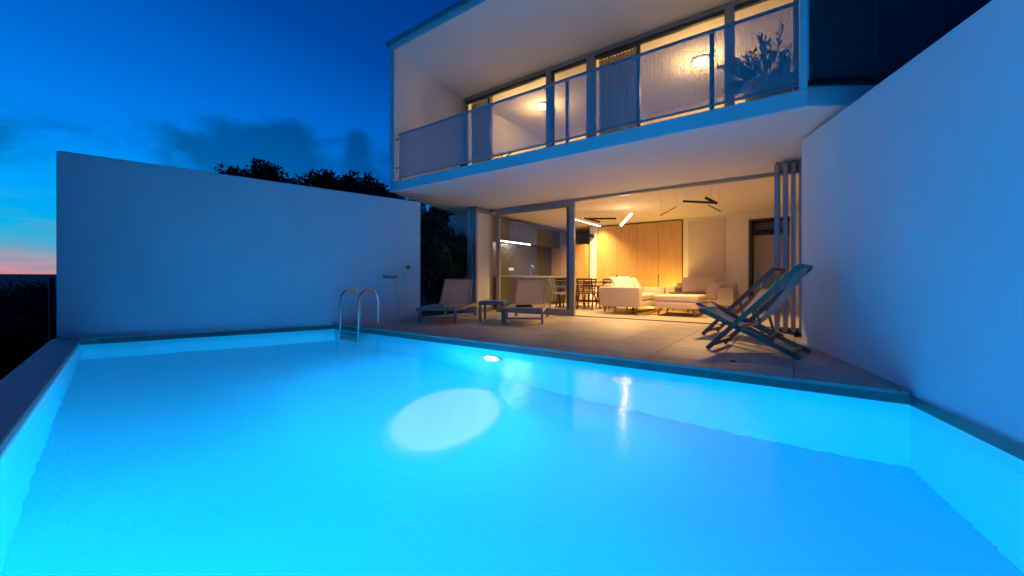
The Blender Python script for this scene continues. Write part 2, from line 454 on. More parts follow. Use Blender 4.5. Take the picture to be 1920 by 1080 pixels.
# ------------------------------------------------------------------ terrace
bm = NB()
prism(bm, [(-6.92, 3.995), (.668, 3.995), (.35, 5.1), (.30, 7.9), (-6.62, 7.9), (-6.62, 5.6), (-6.32, 5.45)], -.30, -.0325)
terrace = struct('terrace', bm, M['grout'])
def tile_mesh(sx, sy, sz, m, name):
    b2 = NB(); box(b2, 0, sx, 0, sy, -sz, 0)
    bmesh.ops.bevel(b2, geom=list(b2.edges), offset=.0025, segments=1, affect='EDGES')
    me = bpy.data.meshes.new(name); b2.to_mesh(me); b2.free(); me.materials.append(m); return me
P = .62; G = .005
cop = tile_mesh(P - G, .345, .028, M['coping'], 'coping_tile')
t1 = tile_mesh(P - G, P - G, .03, M['tile'], 'floor_tile'); t2 = tile_mesh(P - G, P - G, .03, M['tile2'], 'floor_tile_b')
def put(name, me, x, y, z, parent):
    o = bpy.data.objects.new(name, me); col.objects.link(o); o.location = (x, y, z); o.parent = parent; return o
def lw_x(y): return -8.27 + (y - .75) * .424
xs = [-1.25 + P * k for k in range(-10, 4)]
for x in xs:
    if x > .66: continue
    xx = x
    o = put('coping_tile', cop, xx, 3.962, 0, terrace)
    lo = max(x, -6.90); hi = min(x + P - G, .66)
    if lo > x or hi < x + P - G:
        o.location.x = lo; o.scale.x = (hi - lo) / (P - G)
    for j in range(6):
        y = 4.31 + P * j
        yend = min(y + P - G, 7.905)
        left = max(lw_x(y), -6.9) if y < 5.3 else -6.6
        right = .672 - .28 * (y - 3.98) + .1
        lo = max(x, left); hi = min(x + P - G, right)
        if hi - lo < .05 or yend - y < .05: continue
        o = put('tile', t1 if rng.random() < .6 else t2, lo, y, rng.uniform(-.0006, .0006), terrace)
        o.scale = ((hi - lo) / (P - G), (yend - y) / (P - G), 1)
# slot drain lid let into the tiles near the right wall
dr = Thing('slot_drain', 'thin metal drain channel set in the tiles by the pool corner', 'drain', (-.45, 4.36, .001))
b2 = NB(); box(b2, -.46, .10, 4.408, 4.416, .001, .004); dr.part('channel', b2, M['alu'])
b2 = NB(); lathe(b2, [(.028, .001), (.028, .008), (.02, .010)], (-.50, 4.412, 0), 14); dr.part('cap', b2, M['black'])

# ------------------------------------------------------------------ villa
V = Thing('villa', 'modern white two-storey villa with open folding doors and a lit loggia', 'house', (-3.2, 8.0, 0))
def vbox(name, x0, x1, y0, y1, z0, z1, m, parent=None, bev=0.0, label=None):
    b2 = NB(); box(b2, x0, x1, y0, y1, z0, z1, bev); return V.part(name, b2, m, parent, label=label)
FY = 5.10
b2 = NB(); prism(b2, [(-6.75, FY), (.10, FY), (1.9, 6.22), (1.9, 8.0), (-7.6, 8.0)], 2.60, 2.79)
bmesh.ops.bevel(b2, geom=list(b2.edges), offset=.006, segments=2, affect='EDGES')
V.part('balcony_slab', b2, M['house_render'])
vbox('upper_floor_slab', -7.6, 1.9, 8.002, 14.6, 2.615, 2.79, M['plaster'])
vbox('ground_floor_slab', -8.0, 1.9, 7.91, 14.6, -.25, -.002, M['floor'])
vbox('front_wall', -7.92, -6.66, 7.95, 8.2, -.05, 2.597, M['house_render'])
vbox('side_wall', -7.25, -7.02, 8.2, 14.6, 0, 2.612, M['plaster'])
vbox('side_wall', 1.3, 1.6, 7.0, 14.6, 0, 2.597, M['plaster'])
vbox('end_wall', .14, 1.3, 7.95, 8.2, 0, 2.597, M['house_render'])
# back walls downstairs
vbox('back_wall', -2.705, -.985, 12.45, 12.7, 0, 2.612, M['plaster'])
vbox('back_wall', -.12, 1.3, 12.45, 12.7, 0, 2.612, M['plaster'])
vbox('door_lintel', -.985, -.12, 12.45, 12.7, 2.40, 2.612, M['plaster'])
vbox('back_wall', -7.02, 1.3, 14.0, 14.3, 0, 2.612, M['plaster'])
vbox('pilaster', -5.66, -5.42, 12.40, 12.75, 0, 2.612, M['plaster'])
vbox('wall_panel', -2.56, -1.62, 12.425, 12.448, .84, 2.52, M['panel'])
# inner doorway: frame and ajar door
df = vbox('door_frame', -1.035, -.975, 12.425, 12.72, 0, 2.44, M['dark_wood'])
vbox('frame_head', -.974, -.12, 12.43, 12.715, 2.385, 2.44, M['dark_wood'], df)
dl = vbox('inner_door', -.96, -.13, 13.05, 13.09, .01, 2.05, M['door'])
vbox('handle', -.91, -.80, 13.02, 13.05, .98, 1.0, M['chrome'], dl)
# door head track and sill track
vbox('head_track', -6.64, .13, 7.90, 8.0, 2.545, 2.598, M['alu'])
vbox('sill_track', -4.0, .13, 7.915, 8.0, -.002, .012, M['dark_alu'])
# fixed glazing with frame
gw = vbox('sliding_window', -6.19, -6.10, 7.93, 8.0, 0, 2.545, M['alu'])
vbox('frame_post', -4.12, -4.0, 7.93, 8.0, 0, 2.545, M['alu'], gw)
vbox('frame_post', -4.20, -4.124, 7.955, 7.99, .14, 2.44, M['dark_alu'], gw)
vbox('frame_rail', -6.098, -4.122, 7.935, 7.998, 2.44, 2.544, M['alu'], gw)
vbox('frame_rail', -6.098, -4.122, 7.935, 7.998, 0, .14, M['alu'], gw)
vbox('pane', -6.10, -4.19, 7.968, 7.976, .13, 2.45, M['glass'], gw)
# folded leaves (left and right): narrow aluminium leaves stacked at right angles to the facade
def leaf(x, y0, y1, solid=False):
    w = .056
    d = vbox('folding_door', x, x + w, y0, y0 + .06, .015, 2.56, M['alu'])
    vbox('stile', x, x + w, y1 - .06, y1, .015, 2.56, M['alu'], d)
    vbox('rail', x + .002, x + w - .002, y0 + .06, y1 - .06, .015, .12, M['alu'], d)
    vbox('rail', x + .002, x + w - .002, y0 + .06, y1 - .06, 2.46, 2.56, M['alu'], d)
    if solid: vbox('infill', x + .008, x + w - .008, y0 + .06, y1 - .06, .12, 2.46, M['white_plastic'], d)
    else: vbox('pane', x + .018, x + .026, y0 + .06, y1 - .06, .12, 2.46, M['glass'], d)
    b3 = NB(); tube(b3, [(x + w / 2, y0 + .03, 2.56), (x + w / 2, y0 + .03, 2.596)], .012, 8); V.part('roller', b3, M['dark_alu'], d)
for k, x in enumerate((-6.60, -6.525, -6.45, -6.355)): leaf(x, 7.28, 7.92, solid=(k == 3))
for x in (-.262, -.155, -.055, .045): leaf(x, 7.24, 7.92)
# upper volume
b2 = NB(); prism(b2, [(-6.75, FY), (-6.60, FY), (-6.60, 8.1), (-7.6, 8.1)], 2.792, 5.50); V.part('left_cheek', b2, M['house_render'])
b2 = NB(); prism(b2, [(.035, FY + .02), (.10, FY), (1.9, 6.22), (1.9, 6.4), (.11, 5.3), (.11, 7.3), (.035, 7.3)], 2.792, 5.50); V.part('right_cheek', b2, M['house_render'])
b2 = NB(); prism(b2, [(-6.76, FY - .01), (.10, FY - .01), (1.95, 6.2), (1.95, 11.5), (-7.62, 11.5), (-7.62, 8.1)], 5.505, 5.63); V.part('roof_slab', b2, M['house_render'])
b2 = NB(); prism(b2, [(-6.80, FY - .05), (.11, FY - .05), (2.0, 6.16), (2.0, 6.4), (.1, FY + .1), (-6.70, FY + .1), (-7.6, 8.1), (-7.68, 8.1)], 5.60, 5.665); V.part('roof_trim', b2, M['alu'])
b2 = NB()   # sloping loggia ceiling
vv = [bm_v for bm_v in []]
pr = [(FY + .002, 5.503), (FY + .002, 5.47), (7.12, 5.24), (7.4, 5.24), (7.4, 5.503)]
a = [b2.verts.new((-6.60, y, z)) for y, z in pr]; c = [b2.verts.new((.033, y, z)) for y, z in pr]
for i in range(5): b2.faces.new((a[i], a[(i + 1) % 5], c[(i + 1) % 5], c[i]))
b2.faces.new(a[::-1]); b2.faces.new(c)
V.part('loggia_ceiling', b2, M['house_render'])
# upper rooms
vbox('upper_ceiling', -6.6, 1.9, 7.4, 11.2, 5.30, 5.5, M['plaster'])
vbox('upper_back_wall', -6.6, 1.9, 10.9, 11.1, 2.79, 5.30, M['plaster'])
vbox('upper_partition', -3.34, -3.24, 7.30, 10.9, 2.79, 5.30, M['plaster'])
vbox('upper_side_wall', -6.72, -6.602, 8.1, 11.0, 2.79, 5.30, M['plaster'])
vbox('upper_side_wall', 1.8, 1.95, 6.4, 11.0, 2.79, 5.5, M['plaster'])
# upper window wall at y = 7.15
WY = 7.15
ww = vbox('window_wall', -6.598, .033, WY, WY + .10, 5.165, 5.238, M['alu'], label='long grey aluminium window band of the upper floor')
vbox('frame_sill', -6.598, .033, WY, WY + .10, 2.792, 2.85, M['alu'], ww)
for x0, x1 in ((-6.598, -6.53), (-4.26, -4.14), (-3.34, -3.17), (-.93, -.79), (-.03, .033)):
    vbox('mullion', x0, x1, WY + .002, WY + .098, 2.851, 5.164, M['alu'], ww)
for x0, x1 in ((-5.86, -5.80), (-2.36, -2.30), (-4.138, -4.09)):
    vbox('stile', x0, x1, WY + .03, WY + .08, 2.851, 5.164, M['dark_alu'], ww)
for x0, x1 in ((-6.53, -4.26), (-4.14, -3.34), (-3.17, -.93), (-.79, -.03)):
    vbox('top_rail', x0, x1, WY + .025, WY + .085, 5.10, 5.163, M['dark_alu'], ww)
    vbox('pane', x0 + .001, x1 - .001, WY + .050, WY + .058, 2.852, 5.10, M['glass'], ww)
# balustrade: thin posts and rails with perforated sheet
BY = FY + .03
bl = vbox('balustrade', -6.52, .03, BY, BY + .030, 3.715, 3.745, M['alu'], label='perforated metal balustrade of the loggia')
vbox('lower_rail', -6.52, .03, BY + .003, BY + .027, 2.845, 2.868, M['alu'], bl)
for x, w in ((-6.52, .025), (-4.57, .014), (-2.74, .05), (-.83, .05), (-.005, .035)):
    vbox('post', x, x + w, BY + .032, BY + .062, 2.792, 3.715, M['alu'], bl)
for z in (3.64, 3.06): vbox('bracket', -6.60, -6.52, BY + .004, BY + .026, z, z + .022, M['alu'], bl)
px = [-6.49, -4.565, -2.715, -.805, .028]
for x0, x1 in zip(px, px[1:]):
    vbox('mesh_panel', x0 + .002, x1 - .002, BY + .012, BY + .015, 2.87, 3.714, M['mesh'], bl)
# dark glazed side bay to the right of the loggia
dv = Vector((1.8, 1.12)).normalized(); nv = Vector((dv.y, -dv.x))
for k in range(3):
    s0 = .01 + k * .66; s1 = s0 + .645
    p0 = Vector((.10, FY)) + dv * s0; p1 = Vector((.10, FY)) + dv * s1
    b2 = NB(); prism(b2, [p0 + nv * .012, p1 + nv * .012, p1 + nv * .022, p0 + nv * .022], 2.86, 5.48)
    g = V.part('dark_pane', b2, M['dark_glass'])
b2 = NB(); p0 = Vector((.10, FY)) + dv * .0; p1 = Vector((.10, FY)) + dv * 2.0
prism(b2, [p0 + nv * .004, p1 + nv * .004, p1 + nv * .05, p0 + nv * .05], 2.80, 2.856); V.part('pane_channel', b2, M['black'])

# ------------------------------------------------------------------ curtains upstairs
def curtain(label, x0, x1):
    n = 60; b2 = NB(); rows = []
    for z in (2.86, 3.6, 4.4, 5.15):
        row = []
        for i in range(n + 1):
            x = x0 + (x1 - x0) * i / n
            y = 7.36 + .03 * math.sin(i * 1.15) + .008 * math.sin(i * .37 + z)
            row.append((x, y, z))
        rows.append(row)
    for off in (0,):
        vr = [[b2.verts.new((x, y + off, z)) for x, y, z in r_] for r_ in rows]
        for a_, b_ in zip(vr, vr[1:]):
            for i in range(n): b2.faces.new((a_[i], a_[i + 1], b_[i + 1], b_[i]))
    t = Thing('curtain', label, 'curtain', ((x0 + x1) / 2, 7.36, 2.86), 'linen curtains upstairs')
    t.part('cloth', b2, M['curtain'], smooth=80)
    b2 = NB(); tube(b2, [(x0 - .02, 7.36, 5.17), (x1 + .02, 7.36, 5.17)], .012, 8); t.part('rail', b2, M['dark_alu'])
curtain('grey-green linen curtain next to the loggia side wall', -6.52, -5.86)
curtain('grey-green linen curtain between the two lit upper rooms', -3.16, -2.36)

# ------------------------------------------------------------------ lamps
WARM = (1.0, .57, .20)
def ceiling_disc(label, x, y, power):
    t = Thing('ceiling_lamp', label, 'ceiling lamp', (x, y, 5.3), 'round lamps on the upper ceiling')
    b2 = NB(); lathe(b2, [(.19, 5.298), (.19, 5.27), (.17, 5.262)], (x, y, 0), 28); t.part('rim', b2, M['white_plastic'], smooth=40)
    b2 = NB(); lathe(b2, [(.168, 5.268), (.16, 5.225), (.10, 5.205), (.01, 5.20)], (x, y, 0), 28); t.part('diffuser', b2, M['disc'], smooth=60)
    lamp('bulb', 'POINT', (x, y, 4.95), WARM, power, t.root, size=.12)
ceiling_disc('round lit ceiling lamp in the upper room by the side wall', -5.27, 8.7, 140)
ceiling_disc('round lit ceiling lamp in the upper room nearer the potted plant', -1.57, 8.79, 140)

def rod(b2, p, q, r=.024): return tube(b2, [p, q], r, 12)
t = Thing('pendant_lamp', 'stick pendant lamp with one lit tube hanging above the sofa', 'pendant lamp', (-4.0, 9.8, 2.6), 'stick pendant lamps')
b2 = NB(); rod(b2, (-4.55, 9.75, 2.44), (-3.75, 9.8, 2.38)); t.part('black_tube', b2, M['black'], smooth=40)
b2 = NB(); rod(b2, (-4.60, 9.72, 2.46), (-4.22, 9.9, 2.34)); t.part('black_tube', b2, M['black'], smooth=40)
b2 = NB(); rod(b2, (-3.62, 9.8, 2.19), (-3.32, 9.72, 2.45), .030); t.part('lit_tube', b2, M['lamp_warm'], smooth=40, label='glowing white tube')
for p in ((-4.45, 9.75, 2.43), (-3.85, 9.8, 2.38), (-3.36, 9.74, 2.42)):
    b2 = NB(); tube(b2, [p, (p[0], p[1], 2.61)], .0014, 6); t.part('cord', b2, M['black'])
lamp('bulb', 'POINT', (-3.45, 9.62, 2.02), WARM, 12, t.root, size=.08)
lamp('bulb', 'SPOT', (-3.45, 9.62, 2.14), WARM, 390, t.root, size=.07, aim=(-3.8, 9.45, 0), cone=R(134), blend=.4)
t = Thing('pendant_lamp', 'stick pendant lamp of black tubes nearer the folding doors', 'pendant lamp', (-1.6, 8.6, 2.6), 'stick pendant lamps')
b2 = NB(); rod(b2, (-1.87, 8.6, 2.41), (-1.29, 8.6, 2.315)); t.part('black_tube', b2, M['black'], smooth=40)
b2 = NB(); rod(b2, (-1.45, 8.56, 2.43), (-1.25, 8.64, 2.30), .028); t.part('black_tube', b2, M['black'], smooth=40)
b2 = NB(); rod(b2, (-2.33, 8.6, 2.155), (-1.99, 8.6, 2.315), .008); t.part('rod', b2, M['black'])
b2 = NB(); rod(b2, (-1.41, 8.6, 2.285), (-1.18, 8.6, 2.13), .009); t.part('rod', b2, M['black'])
for p in ((-1.80, 8.6, 2.40), (-1.35, 8.6, 2.34), (-2.0, 8.6, 2.31), (-2.32, 8.6, 2.16), (-1.2, 8.6, 2.15)):
    b2 = NB(); tube(b2, [p, (p[0], p[1], 2.61)], .0014, 6); t.part('cord', b2, M['black'])
lamp('tube', 'SPOT', (-1.58, 8.57, 2.29), WARM, 360, t.root, size=.07, aim=(-1.75, 8.36, 0), cone=R(124), blend=.35)  # added spot light; the black tubes show no glow of their own
t = Thing('ceiling_light_strip', 'slim lit strip of light along the ceiling towards the back room', 'strip light', (-5.24, 11.3, 2.6))
b2 = NB(); box(b2, -5.265, -5.215, 10.3, 12.3, 2.575, 2.614); t.part('channel', b2, M['white_plastic'])
b2 = NB(); box(b2, -5.255, -5.225, 10.32, 12.28, 2.570, 2.5745); t.part('diffuser', b2, M['led'])
lamp('tube', 'AREA', (-5.24, 11.3, 2.56), WARM, 150, t.root, size=.06, size_y=1.9, aim=(-5.24, 11.3, 0), spread=R(125))

# ------------------------------------------------------------------ kitchen
k = Thing('kitchen_unit', 'dark graphite kitchen run with worktop and lit strip behind the glass', 'kitchen', (-6.7, 10.2, 0))
b2 = NB(); box(b2, -7.02, -6.42, 8.35, 12.1, .10, .88); k.part('carcass', b2, M['kitchen'])
for i in range(6):
    y0 = 8.36 + i * .623
    b2 = NB(); box(b2, -6.419, -6.40, y0, y0 + .615, .11, .60, .002); k.part('cabinet_door', b2, M['kitchen'])
    b2 = NB(); box(b2, -6.419, -6.40, y0, y0 + .615, .612, .87, .002); k.part('drawer_front', b2, M['kitchen'])
b2 = NB(); box(b2, -7.019, -6.385, 8.34, 12.11, .881, .925, .004); k.part('worktop', b2, M['counter'])
b2 = NB(); box(b2, -7.019, -6.99, 8.34, 12.1, .926, 1.90); k.part('splashback', b2, M['kitchen'])
b2 = NB(); box(b2, -7.019, -6.66, 8.34, 12.1, 1.905, 2.48); k.part('wall_cabinet', b2, M['kitchen'])
for i in range(6):
    y0 = 8.345 + i * .625
    b2 = NB(); box(b2, -6.659, -6.642, y0, y0 + .619, 1.907, 2.475, .002); k.part('cabinet_door', b2, M['kitchen'])
b2 = NB(); box(b2, -6.70, -6.665, 8.75, 10.25, 1.885, 1.904); k.part('light_strip', b2, M['led'], label='bright strip light under the wall cabinets')
b2 = NB(); box(b2, -6.988, -6.975, 9.55, 9.80, 1.09, 1.17, .004); k.part('socket', b2, M['white_plastic'])
lamp('tube', 'AREA', (-6.72, 9.5, 1.87), (1.0, .80, .58), 22, k.root, size=.04, size_y=1.5, aim=(-6.80, 9.5, 0))
t = Thing('tap', 'chrome kitchen tap standing on the dark worktop', 'tap', (-6.6, 10.15, .925))
b2 = NB(); tube(b2, [(-6.6, 10.15, .926), (-6.6, 10.15, 1.2), (-6.58, 10.15, 1.235), (-6.53, 10.15, 1.24), (-6.49, 10.15, 1.21), (-6.485, 10.15, 1.15)], .017, 10)
t.part('spout', b2, M['steel'], smooth=50)
b2 = NB(); tube(b2, [(-6.6, 10.16, 1.0), (-6.6, 10.22, 1.04)], .009, 8); t.part('lever', b2, M['steel'])
u = Thing('tall_cupboard', 'pale oak kitchen cupboard at the end of the dark kitchen run', 'cupboard', (-6.4, 12.4, 0))
b2 = NB(); box(b2, -7.0, -5.70, 12.16, 12.75, 0, 2.0); u.part('carcass', b2, M['oak'])
for x0, x1 in ((-6.995, -6.355), (-6.345, -5.705)):
    b2 = NB(); box(b2, x0, x1, 12.138, 12.159, .08, 1.50, .002); u.part('cupboard_door', b2, M['oak'])
    b2 = NB(); box(b2, x0, x1, 12.138, 12.159, 1.52, 1.995, .002); u.part('cupboard_door', b2, M['oak'])

# ------------------------------------------------------------------ wardrobe wall
w = Thing('wardrobe', 'full-height oak wardrobe wall behind the beige sofas', 'wardrobe', (-4.06, 12.7, 0))
b2 = NB(); box(b2, -5.415, -2.71, 12.47, 13.1, 0, 2.60); w.part('carcass', b2, M['dark_wood'])
xs_ = [-5.41, -4.735, -4.06, -3.42, -2.735]
for a_, b_ in zip(xs_, xs_[1:]):
    b2 = NB(); box(b2, a_ + .003, b_ - .003, 12.445, 12.469, .03, 2.575, .002); w.part('wardrobe_door', b2, M['oak'])
for x in (-4.735, -3.42):
    b2 = NB(); box(b2, x - .014, x + .014, 12.438, 12.4445, .03, .98); w.part('handle', b2, M['black'])
t = Thing('air_conditioner', 'white wall air conditioner seen through the inner doorway', 'air conditioner', (-.55, 13.9, 2.25))
b2 = NB(); box(b2, -.98, -.2, 13.77, 13.998, 2.22, 2.50, .03, 3); t.part('body', b2, M['white_plastic'], smooth=40)
b2 = NB(); box(b2, -.93, -.25, 13.762, 13.775, 2.24, 2.27); t.part('vent', b2, M['black'])
t = Thing('wall_speaker', 'small dark box speaker high beside the wardrobe', 'speaker', (-5.54, 12.3, 2.2))
b2 = NB(); box(b2, -5.62, -5.48, 12.29, 12.395, 2.24, 2.34, .006); t.part('cabinet', b2, M['black'])
b2 = NB(); box(b2, -5.57, -5.53, 12.385, 12.3995, 2.27, 2.31); t.part('bracket', b2, M['dark_alu'])

# ------------------------------------------------------------------ sofas, ottoman, coffee table, rug
tag(to_obj('rug', box(NB(), -3.2, -1.5, 9.25, 11.4, 0, .014, .005), M['rug']), 'ochre rug under the ottoman and coffee table', 'rug')
def leg_cone(t, x, y, h, dx=0, dy=0, m=None):
    b2 = NB(); tube(b2, [(x, y, h), (x + dx, y + dy, .015)], .030, 10, .017); t.part('leg', b2, m or M['leg_wood'], smooth=40)
s = Thing('sofa', 'beige sofa with its end panel towards the terrace and white cushions', 'sofa', (-3.37, 10.1, 0))
b2 = NB(); box(b2, -3.86, -2.90, 9.02, 11.3, .17, .31, .02); s.part('base', b2, M['sofa'], smooth=40)
b2 = NB(); box(b2, -3.86, -2.88, 9.0, 9.19, .172, .635, .035, 3); s.part('armrest', b2, M['sofa'], smooth=40)
b2 = NB(); box(b2, -3.86, -2.90, 11.16, 11.34, .172, .60, .035, 3); s.part('armrest', b2, M['sofa'], smooth=40)
b2 = NB(); box(b2, -3.862, -3.62, 9.192, 11.158, .312, .70, .05, 3); s.part('backrest', b2, M['sofa'], smooth=40)
for y0 in (9.2, 10.18):
    b2 = NB(); box(b2, -3.618, -2.885, y0, y0 + .97, .315, .455, .045, 3); s.part('seat_cushion', b2, M['sofa'], smooth=40)
for x, y, dx, dy in ((-3.74, 9.12, -.03, -.03), (-3.0, 9.12, .03, -.03), (-3.74, 11.2, -.03, .03), (-3.0, 11.2, .03, .03), (-3.4, 10.1, 0, 0)):
    leg_cone(s, x, y, .17, dx, dy)
def pil(label, c, sx, sy, sz, rz, tilt, seed, m='pillow'):
    b2 = NB(); cushion(b2, Vector(c), sx, sy, sz, rz, tilt, seed)
    tag(to_obj('cushion', b2, M[m], smooth=80), label, 'cushion', 'cushions on the sofas')
pil('white cushion leaning at the arm end of the sofa', (-3.50, 9.42, .68), .46, .46, .17, R(35), R(62), 1)
pil('white cushion in the middle of the sofa back', (-3.50, 9.95, .67), .50, .48, .18, R(80), R(64), 2)
pil('white cushion nearest the far arm of the sofa', (-3.46, 10.55, .66), .50, .48, .18, R(100), R(60), 3)
o = Thing('ottoman', 'large beige upholstered ottoman on splayed wooden legs', 'ottoman', (-2.1, 9.6, 0))
b2 = NB(); box(b2, -2.60, -1.68, 9.1, 10.0, .17, .315, .025, 3); o.part('base', b2, M['sofa'], smooth=40)
b2 = NB(); box(b2, -2.605, -1.675, 9.095, 10.005, .318, .465, .045, 3); o.part('cushion', b2, M['sofa'], smooth=40)
for x, y, dx, dy in ((-2.48, 9.2, -.05, -.03), (-1.80, 9.2, .05, -.03), (-2.48, 9.9, -.05, .03), (-1.80, 9.9, .05, .03)):
    leg_cone(o, x, y, .17, dx, dy)
s2 = Thing('sofa', 'beige two-seat sofa against the taupe wall panel', 'sofa', (-1.9, 11.7, 0))
b2 = NB(); box(b2, -2.78, -1.26, 11.22, 12.1, .15, .30, .02); s2.part('base', b2, M['sofa'], smooth=40)
b2 = NB(); box(b2, -1.62, -1.25, 11.15, 12.1, .14, .605, .05, 3); s2.part('armrest', b2, M['sofa'], smooth=40)
b2 = NB(); box(b2, -2.86, -2.62, 11.15, 12.1, .14, .605, .05, 3); s2.part('armrest', b2, M['sofa'], smooth=40)
b2 = NB(); box(b2, -2.62, -1.63, 11.20, 11.88, .302, .455, .05, 3); s2.part('seat_cushion', b2, M['sofa'], smooth=40)
b2 = NB(); box(b2, -2.80, -1.27, 11.90, 12.12, .302, .72, .05, 3); s2.part('backrest', b2, M['sofa'], smooth=40)
for x, y in ((-2.74, 11.28), (-1.36, 11.28), (-2.74, 12.0), (-1.36, 12.0)): leg_cone(s2, x, y, .15)
pil('wide beige back cushion on the two-seat sofa', (-2.12, 11.75, .66), .95, .46, .2, 0, R(72), 5, 'sofa')
pil('small beige cushion slumped against the two-seat sofa arm', (-1.74, 11.52, .58), .40, .40, .15, R(-30), R(52), 6, 'sofa')
ct = Thing('coffee_table', 'low dark-topped coffee table behind the ottoman', 'coffee table', (-2.2, 10.55, 0))
b2 = NB(); lathe(b2, [(.42, .455), (.44, .465), (.44, .48), (.43, .485)], (-2.2, 10.55, 0), 40); ct.part('table_top', b2, M['dark_wood'], smooth=40)
for a_ in (45, 165, 285):
    x, y = -2.2 + .28 * math.cos(R(a_)), 10.55 + .28 * math.sin(R(a_))
    b2 = NB(); tube(b2, [(x, y, .455), (x + .08 * math.cos(R(a_)), y + .08 * math.sin(R(a_)), .015)], .016, 8); ct.part('leg', b2, M['dark_wood'])
fl = Thing('floor_lamp', 'small glowing lamp on the floor between wardrobe and two-seat sofa', 'floor lamp', (-3.0, 11.75, 0))
b2 = NB(); lathe(b2, [(.07, .0), (.07, .02), (.02, .03), (.02, .10)], (-3.0, 11.75, 0), 20); fl.part('foot', b2, M['black'], smooth=40)
b2 = NB(); lathe(b2, [(.03, .10), (.09, .15), (.10, .21), (.07, .28), (.02, .30)], (-3.0, 11.75, 0), 20); fl.part('globe', b2, emit('amber_globe', (1, .62, .12), 4.0), smooth=60)
lamp('bulb', 'POINT', (-3.0, 11.73, .42), (1.0, .58, .10), 64, fl.root, size=.08)

# ------------------------------------------------------------------ dining set
dt = Thing('dining_table', 'dark wooden dining table behind the sofa', 'table', (-5.0, 10.6, 0))
b2 = NB(); box(b2, -5.75, -4.15, 10.2, 11.1, .725, .755, .004); dt.part('table_top', b2, M['dark_wood'])
for x, y in ((-5.65, 10.3), (-4.25, 10.3), (-5.65, 11.0), (-4.25, 11.0)):
    b2 = NB(); bar(b2, (x, y, .724), (x, y, 0), .06, .06, (1, 0, 0)); dt.part('leg', b2, M['dark_wood'])
b2 = NB(); box(b2, -5.6, -4.3, 10.62, 10.68, .16, .22); dt.part('stretcher', b2, M['dark_wood'])
CH_LABEL = 'dark slat-back dining chair with its back to the terrace'
def dining_chair(name, label, m, loc, rz, group):
    """local: seat faces +y"""
    t = Thing(name, label, 'chair', loc, group, rz, local=True)
    b2 = NB(); box(b2, -.23, .23, -.21, .23, .43, .46, .012); t.part('seat', b2, m)
    for x in (-.2, .2):
        b2 = NB(); bar(b2, (x, .19, .44), (x * 1.15, .24, 0), .03, .03, (1, 0, 0)); t.part('leg', b2, m)
        b2 = NB(); bar(b2, (x, -.16, .44), (x * 1.15, -.29, 0), .03, .034, (1, 0, 0)); t.part('leg', b2, m)
        b2 = NB(); bar(b2, (x, -.18, .40), (x * 1.06, -.29, .84), .028, .034, (1, 0, 0)); t.part('back_post', b2, m)
        b2 = NB(); bar(b2, (x * 1.15, -.25, .63), (x * 1.15, .16, .62), .045, .02, (1, 0, 0)); t.part('armrest', b2, m)
        b2 = NB(); bar(b2, (x * 1.12, .15, .61), (x * 1.05, .15, .44), .024, .024, (1, 0, 0)); t.part('arm_post', b2, m)
    for i in range(6):
        z = .535 + i * .055; y = -.20 - (z - .44) * .22
        b2 = NB(); bar(b2, (-.2, y, z), (.2, y, z), .012, .026, (0, 1, 0)); t.part('slat', b2, m)
    b2 = NB(); bar(b2, (-.22, -.29, .83), (.22, -.29, .83), .025, .03, (0, 1, 0)); t.part('top_rail', b2, m)
    return t
c0 = dining_chair('dining_chair', CH_LABEL, M['dark_wood'], (-4.60, 10.0, 0), R(0), 'chairs round the dining table')
for x, y, a_ in ((-5.25, 10.0, 4), (-4.62, 11.3, 180), (-5.3, 11.3, 176), (-3.95, 10.62, 90)):
    c_ = copy_tree(c0.root); c_.location = (x, y, 0); c_.rotation_euler = (0, 0, R(a_))
    if a_ > 100: c_['label'] = 'dark slat-back dining chair facing the terrace across the dining table'
    elif a_ == 90: c_['label'] = 'dark slat-back dining chair at the table end beside the sofa'
dining_chair('garden_chair', 'grey slat-back armchair standing sideways just inside the glass', M['frame_taupe'], (-5.05, 9.2, 0), R(-62), None)

